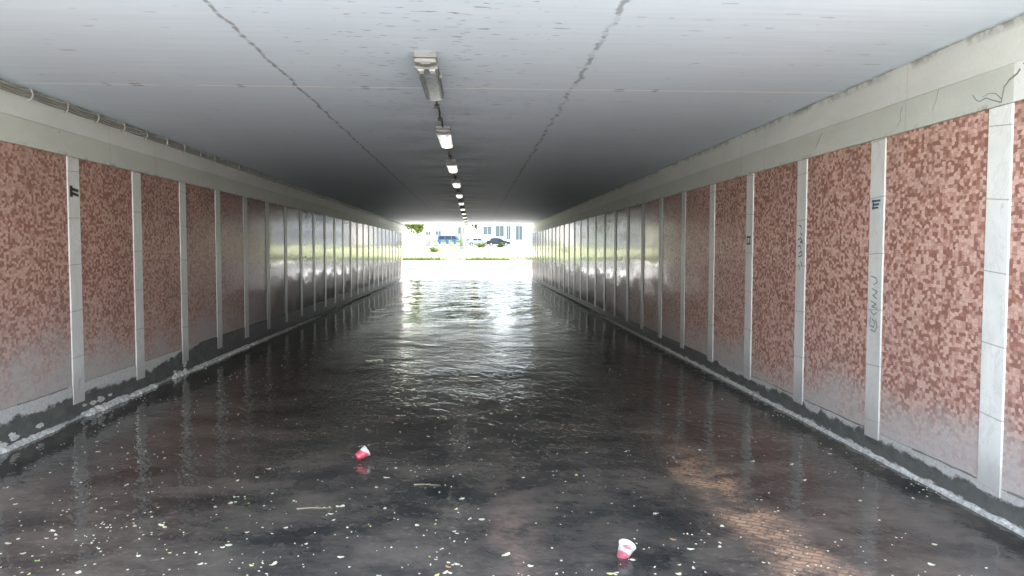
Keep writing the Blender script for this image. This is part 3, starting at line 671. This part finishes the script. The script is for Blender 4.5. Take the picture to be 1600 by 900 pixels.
# ---------------------------------------------------------------- outside beyond the far portal
for i, (pts, lb) in enumerate(((((XL - .15, Y1 + .1), (-4.9, 50.5)), 'low pale retaining wall flaring out left of the far opening'),
                               (((XR + .15, Y1 + .1), (4.6, 50.5)), 'low pale retaining wall flaring out right of the far opening'),
                               (((-26, 57.0), (26, 57.6)), 'low pale retaining wall running straight across beyond the far opening'))):
    (xa, ya), (xb, yb) = pts; d = Vector((xb - xa, yb - ya, 0)); L = d.length; ang = math.atan2(d.y, d.x)
    t = tag(empty('retaining_wall', (xa, ya, 0), ang), lb, 'wall')
    h = .66 if i == 2 else .72
    MB().box(0, L, -.13, .13, -.1, h - .07, .01).build('wall_body', M['render_white'], t)
    MB().box(-.02, L + .02, -.17, .17, h - .068, h, .012).build('coping', M['ledge'], t)
def loft(name, f, us, vs_, mat='grass'):
    b = MB(); V = [[b.bm.verts.new(f(u, v)) for v in vs_] for u in us]
    for i in range(len(us) - 1):
        for j in range(len(vs_) - 1): b.bm.faces.new((V[i][j], V[i + 1][j], V[i + 1][j + 1], V[i][j + 1]))
    return tag(b.build(name, M[mat], None, True), kind='structure')
rl = random.Random(2)
lawnz = lambda y: .60 + 1.5 * min(1, max(0, (y - 57.5) / 66)) ** 1.05
loft('lawn', lambda u, v: (u, 57.5 + abs(u) * .012 + v, lawnz(57.5 + v) + rl.uniform(-.03, .03)), [-60 + 3 * i for i in range(41)], [0, 1, 3, 6, 10, 15, 20, 27, 35, 45, 55, 66])
for sg, xa, xb in ((-1, XL - .2, -5.0), (1, XR + .2, 4.7)):
    loft('lawn', lambda u, v: (xa + (xb - xa) * u + sg * v, Y1 + .02 + u * 13.5, .62 + .10 * v * (1 - .4 * u) if v < 16 else .62 + 1.6 * (1 - .4 * u) - (v - 16) * .1 * (1 if v < 17 else 1)), [0, .2, .4, .6, .8, 1], [0, 1, 2, 4, 7, 11, 15.9], 'sgrass')
# grass tufts by the copings
b = MB(); rg = random.Random(8)
for i in range(8500):
    if rg.random() < .5:
        x = rg.choice((-4.1, -3.2, 1.0, 2.2, .2, 5, -7, -5.2)) + rg.gauss(0, .5); y = 57.7 + abs(rg.gauss(0, .5)); z = lawnz(y)
    else:
        x = rg.uniform(-12, 12); y = 57.6 + rg.random() ** 2 * 30; z = lawnz(y)
    h = rg.uniform(.10, .42); a = rg.uniform(0, 6.28); dx, dy = math.cos(a) * .02, math.sin(a) * .02; lx, ly = rg.uniform(-.08, .08), rg.uniform(-.08, .08)
    b.bm.faces.new([b.bm.verts.new(p) for p in ((x - dx, y - dy, z - .02), (x + dx, y + dy, z - .02), (x + lx, y + ly, z + h))])
tag(b.build('grass', M['leafA']), 'tufts of bright green grass along the low wall beyond the opening', 'grass', kind='stuff')
sheet('road', -200, 200, 122, 158, 2.15, M['asphalt'])
sheet('pavement', -200, 200, 158, 400, 2.26, M['path'])

# trees
def foliage(b, cx, cy_, cz, rx, rz, n, size, rd, gaps=.35):
    cl = []
    for i in range(int(26 * max(1, rx / 3))):
        u = rd.uniform(-1, 1); a = rd.uniform(0, 6.28); r = rd.uniform(.55, 1.0); q = math.sqrt(1 - u * u)
        cl.append((cx + rx * r * q * math.cos(a), cy_ + rx * r * q * math.sin(a), cz + rz * r * u, rx * rd.uniform(.16, .34)))
    for i in range(n):
        x, y, z, r = cl[rd.randrange(len(cl))]
        p = Vector((x + rd.gauss(0, r * .55), y + rd.gauss(0, r * .55), z + rd.gauss(0, r * .42)))
        nrm = Vector((rd.gauss(0, 1), rd.gauss(0, 1), rd.gauss(.6, 1))).normalized(); t = nrm.orthogonal().normalized() * size * rd.uniform(.6, 1.2); s = nrm.cross(t) * .6
        b.bm.faces.new([b.bm.verts.new(v) for v in (p - t, p + s, p + t, p - s)])
def tree(loc, H, rx, rz, n, size, mat, label, seed, group='trees beyond the underpass', branch=None):
    rd = random.Random(seed); t = tag(empty('tree', loc), label, 'tree', group)
    b = MB(); th = H - rz * 1.3; b.tube([(0, 0, -.3), (rd.uniform(-.1, .1), 0, th * .5), (rd.uniform(-.2, .2), .1, th), (0, 0, H - rz * .6)], [r * (.55 if seed == 33 else 1) for r in (H * .018, H * .014, H * .011, H * .004)], 9)
    for k in range(7):
        a = k * 2.4; z0 = th * rd.uniform(.75, 1.05); e = Vector((math.cos(a) * rx * .75, math.sin(a) * rx * .75, z0 + rz * rd.uniform(.4, 1.1)))
        b.tube([(0, 0, z0), (e.x * .4, e.y * .4, z0 + (e.z - z0) * .6), tuple(e)], [H * .012, H * .008, H * .003], 6)
    b.build('trunk', M['bark'], t, True)
    b = MB(); foliage(b, 0, 0, H - rz, rx, rz, n, size, rd)
    for (x, y, z, r) in branch or ():
        for i in range(420):
            p = Vector((x + rd.gauss(0, r * .5), y + rd.gauss(0, r * .5), z + rd.gauss(0, r * .34))); q = Vector((rd.gauss(0, 1), rd.gauss(0, 1), rd.gauss(0, 1))).normalized()
            tt = q.orthogonal().normalized() * size * .6; ss = q.cross(tt) * .6; b.bm.faces.new([b.bm.verts.new(v) for v in (p - tt, p + ss, p + tt, p - ss)])
    b.build('crown', mat, t)
    return t
tree((-9.6, 63, .7), 12.5, 5.6, 4.9, 14000, .15, M['leafA'], 'light green tree whose boughs hang into the top left of the opening', 1, branch=((4.5, 0, 2.75, .55), (5.1, .3, 2.5, .40), (3.9, -.3, 3.1, .7), (4.7, .2, 3.3, .7), (5.3, -.1, 3.0, .45), (3.2, .2, 3.6, .8)))
tree((12.2, 70, .8), 14, 6.6, 4.6, 14000, .16, M['leafA'], 'light green tree standing on the lawn right of the opening', 2)
tree((-15, 76, .9), 9.5, 4.0, 3.6, 6000, .16, M['leafB'], 'dark green tree on the lawn far left of the opening', 3)
tree((20, 80, 1), 10, 4.2, 3.8, 6000, .16, M['leafB'], 'dark green tree on the lawn far right of the opening', 4)
for k, (x, y, H, r) in enumerate(((-27, 171, 16, 7), (-10, 186, 15, 6), (-3, 184, 17, 6), (5, 188, 14, 6), (15, 183, 18, 7), (27, 186, 17, 7), (38, 175, 16, 7))):
    tree((x, y, 2.2), H, r, H * .38, 8000, .5, M['leafB'], 'dark tall tree behind the buildings, %s of seven from the left' % ord_[k], 10 + k, 'tall trees behind the buildings')
tree((-12.2, 114, 2.0), 17, 7.4, 5.4, 9000, .28, M['leafB'], 'dark street tree at the lawn edge, left of the lamp post', 31)
tree((11.6, 116, 2.0), 18, 7.4, 6.0, 10000, .28, M['leafB'], 'dark street tree at the lawn edge, right of the black car', 32)
tree((-1.75, 108, 1.9), 13.5, 5.0, 4.0, 7000, .26, M['leafB'], 'dark tree with a slim trunk directly behind the lamp post', 33)
for k, (x, y, H, r, lb) in enumerate(((-11.5, 45, 10.5, 4.0, 'bushy tree on the left bank just outside the opening'), (-12.5, 53.5, 12, 4.4, 'bushy tree on the left bank farther out from the opening'),
                                      (11.5, 44.5, 10.2, 4.0, 'bushy tree on the right bank just outside the opening'), (12.5, 53, 12, 4.5, 'bushy tree on the right bank farther out from the opening'))):
    tree((x, y, 1.2), H, r, H * .42, 6500, .16, M['leafB'], lb, 50 + k, 'bushy trees on the banks beside the opening')
# small shrubs by the road
for k, (x, y, s, lb) in enumerate(((3.9, 112, .55, 'yellow-green shrub below the black car'), (1.0, 108, .7, 'low yellow-green shrub right of the lamp post'), (-4.3, 84, .5, 'small green shrub near the left end of the lawn'))):
    t = tag(empty('shrub', (x, y, lawnz(y))), lb, 'shrub', 'low shrubs on the lawn'); rd = random.Random(40 + k)
    b = MB()
    for j in range(6): b.tube([(0, 0, -.1), (rd.uniform(-.4, .4) * s, rd.uniform(-.3, .3), .7 * s)], [.02, .006], 5)
    b.build('stem', M['bark'], t)
    b = MB(); foliage(b, 0, 0, .5 * s, 1.1 * s, .5 * s, 1600, .07, rd); b.build('crown', M['leafA'], t)

# lamp post and small sign on the lawn
t = tag(empty('lamp_post', (-1.45, 100, lawnz(100))), 'slim grey lamp post standing on the lawn in front of the parked cars', 'lamp post')
MB().tube([(0, 0, -.2), (0, 0, 3), (0, 0, 7.2)], [.16, .13, .08], 12).build('pole', M['steel'], t, True)
MB().tube([(0, 0, 7.1), (.1, -.3, 7.6), (.15, -1.0, 7.75)], [.06, .05, .04], 8).build('arm', M['steel'], t, True)
MB().box(.02, .30, -1.55, -.9, 7.68, 7.82, .04).build('lamp_head', M['steel'], t)
MB().box(-.22, .22, -.2, .2, -.05, .35, .03).build('base', M['conc'], t)
t = tag(empty('hand_rail', (-10.4, 96, lawnz(96))), 'dark handrail on two posts at the left edge of the opening', 'handrail')
MB().tube([(0, 0, 1.0), (2.2, .2, .86)], .05, 8).build('rail', M['cable_d'], t, True)
for px in (.1, 2.1): MB().tube([(px, px * .09, -.2), (px, px * .09, .95)], .035, 8).build('post', M['steel'], t, True)
# row of grey planters before the blue van
for k in range(5):
    t = tag(empty('planter', (-6.9 + k * 1.15, 118, lawnz(118))), 'grey planter box, %s of the row of five left of the lamp post' % ord_[k], 'planter', 'row of grey planters by the road')
    MB().prism([(-.32, 0), (.32, 0), (.42, .6), (-.42, .6)], 'y', -.4, .4).build('box', M['conc'], t)
    rd = random.Random(70 + k); b = MB(); foliage(b, 0, 0, .75, .4, .22, 260, .06, rd); b.build('foliage', M['leafA'], t)

# cars
def car(loc, paint, label, kind='hatch', heading=0.0):
    t = tag(empty('parked_car', loc, heading), label, 'car', 'cars parked across the road')
    if kind == 'van':
        low = [(-2.2, .32), (2.25, .32), (2.32, .55), (2.28, .95), (1.75, 1.12), (-2.2, 1.12), (-2.26, .6)]
        top = [(-2.18, 1.12), (1.72, 1.12), (1.15, 1.85), (-2.1, 1.88)]; ht = .22
    else:
        low = [(-2.05, .30), (2.05, .30), (2.14, .48), (2.10, .70), (1.85, .82), (.95, .93), (-1.7, .98), (-2.08, .92), (-2.14, .55)]
        top = [(-1.62, .96), (1.02, .92), (.30, 1.40), (-.2, 1.46), (-1.0, 1.44), (-1.35, 1.34)]; ht = .18
    def hull(prof, W, wt, name, mat, par):
        b = MB(); zt = max(z for x, z in prof); zb = min(z for x, z in prof)
        f = lambda z: W - (W - wt) * (z - zb) / (zt - zb)
        A = [b.bm.verts.new((x, -f(z), z)) for x, z in prof]; B = [b.bm.verts.new((x, f(z), z)) for x, z in prof]; n = len(prof)
        for i in range(n): b.bm.faces.new((A[i], A[(i + 1) % n], B[(i + 1) % n], B[i]))
        b.bm.faces.new(A[::-1]); b.bm.faces.new(B)
        es = list(b.bm.edges); bmesh.ops.bevel(b.bm, geom=es, offset=.05, segments=3, affect='EDGES', profile=.5, clamp_overlap=True)
        return b.build(name, mat, par, True)
    hull(low, .86, .84, 'body', paint, t); hull(top, .80, .60, 'cabin', paint, t)
    zs = (1.2, 1.72) if kind == 'van' else (.99, 1.33)
    wins = ([(-2.0, -.95), (-.85, .2), (.3, 1.15)] if kind == 'van' else [(-1.05, -.28), (-.2, .62)])
    for sy in (-1, 1):
        for a, c in wins:
            k = (zs[1] - 1.12) / (1.85 - 1.12) if kind == 'van' else (zs[1] - .93) / .53
            y0 = .80 - .20 * ((zs[0] - (1.12 if kind == 'van' else .93)) / (.75 if kind == 'van' else .53)); y1 = .80 - .20 * k
            b = MB(); e = .3 if c == wins[-1][1] else .0
            q = [(a, sy * (y0 + .012), zs[0]), (c, sy * (y0 + .012), zs[0]), (c - e, sy * (y1 + .012), zs[1]), (a + (.15 if a == wins[0][0] else 0), sy * (y1 + .012), zs[1])]
            o2 = [(x, y - sy * .02, z) for x, y, z in q]
            Vq = [b.bm.verts.new(p) for p in q]; Vo = [b.bm.verts.new(p) for p in o2]
            b.bm.faces.new(Vq); b.bm.faces.new(Vo[::-1])
            for i in range(4): b.bm.faces.new((Vq[i], Vq[(i + 1) % 4], Vo[(i + 1) % 4], Vo[i]))
            b.build('window', M['glass'], t)
    for sx in (-1, 1):
        for sy in (-1, 1):
            wx = 1.32 * sx; b = MB(); b.tube([(wx, sy * .66, .31), (wx, sy * .875, .31)], .31, 20); wo = b.build('wheel', M['tyre'], t)
            MB().tube([(wx, sy * .86, .31), (wx, sy * .885, .31)], .19, 14).build('rim', M['rim'], wo)
    for sy in (-1, 1):
        MB().box(2.02, 2.13, sy * .62 - .14, sy * .62 + .14, .60, .72, .02).build('headlight', M['chrome'], t)
        MB().box(-2.14, -2.05, sy * .66 - .10, sy * .66 + .10, .70, .86, .02).build('tail_light', M['red_l'], t)
        MB().box(.70, .84, sy * .92 - .07, sy * .92 + .07, .92, 1.04, .02).build('mirror', paint, t)
    return t
pk = plain('paint_black', (.02, .028, .028), .18); pw = plain('paint_white', (.7, .7, .68), .25); pb = plain('paint_blue', (.05, .13, .24), .22); pg = plain('paint_silver', (.42, .44, .44), .3, .5); pr = plain('paint_pale_pink', (.5, .4, .38), .3)
car((4.5, 139, 2.152), pk, 'black car parked at the right end of the row across the road')
car((.95, 140.5, 2.152), pg, 'silver car parked directly behind the black car')
car((-.9, 146.5, 2.152), pw, 'white car behind the lamp post, parked farther from the lawn', heading=R(180))
car((-4.2, 138.5, 2.152), pb, 'blue van parked left of the lamp post', 'van')

# buildings
def building(loc, W, D, H, fac, label, rows, roofH, extra=None):
    t = tag(empty('building', loc), label, 'building', 'buildings across the road')
    MB().box(0, W, .02, D, 0, H).build('wall', fac, t)
    b = MB(); b.prism([(-.4, H), (W + .4, H), (W * .85, H + roofH), (W * .15, H + roofH)], 'y', -.4, D + .4); b.build('roof', M['roof'], t)
    MB().box(-.1, W + .1, -.12, .018, H - .35, H - .003, .03).build('cornice', fac, t)
    for (x, z, ww, hh) in rows:
        f = MB()
        for q in ((x - .09, x + ww + .09, z - .09, z), (x - .09, x + ww + .09, z + hh, z + hh + .09), (x - .09, x, z, z + hh), (x + ww, x + ww + .09, z, z + hh), (x + ww / 2 - .04, x + ww / 2 + .04, z, z + hh)):
            f.box(q[0], q[1], -.07, .018, q[2], q[3])
        fo = f.build('window', M['frame'], t)
        MB().box(x, x + ww, -.01, .019, z, z + hh).build('pane', M['glassw'], fo)
    return t
wr = []
for (x, ww, z, hh) in ((1.3, 1.7, 2.4, 1.7), (3.9, 1.7, 2.0, 2.2), (6.2, .8, 1.4, 2.8), (8.2, 1.3, 1.3, 2.9), (11.6, 1.4, 2.2, 1.9)): wr.append((x, z, ww, hh))
for x in (1.3, 3.9, 6.4, 8.9, 11.6): wr.append((x, 5.6, 1.3, 1.6))
building((.8, 163, 2.26), 14, 10, 8.2, M['fac1'], 'white building with several tall windows behind the black car', wr, 1.6)
building((-11.5, 166, 2.26), 11.0, 10, 7.4, M['fac2'], 'pale building with few small windows behind the blue van', [(3.4, 2.3, 1.1, .85), (1.3, 2.3, 1.0, .7), (8.2, 2.6, 1.3, 1.4), (1.4, 4.9, 1.2, 1.4), (5, 4.9, 1.2, 1.4), (8.3, 4.9, 1.2, 1.4)], 2.0)
building((-30, 160, 2.26), 15, 11, 6.5, M['fac2'], 'wide cream building at the far left across the road', [(x, z, 1.3, 1.4) for x in (1, 4, 7, 10, 12.6) for z in (1.4, 4.2)], 2.2)
building((19, 160, 2.26), 16, 11, 9.5, M['fac1'], 'taller white building at the far right across the road', [(x, z, 1.3, 1.5) for x in (1, 4, 7, 10, 13) for z in (1.4, 4.2, 7)], 1.2)
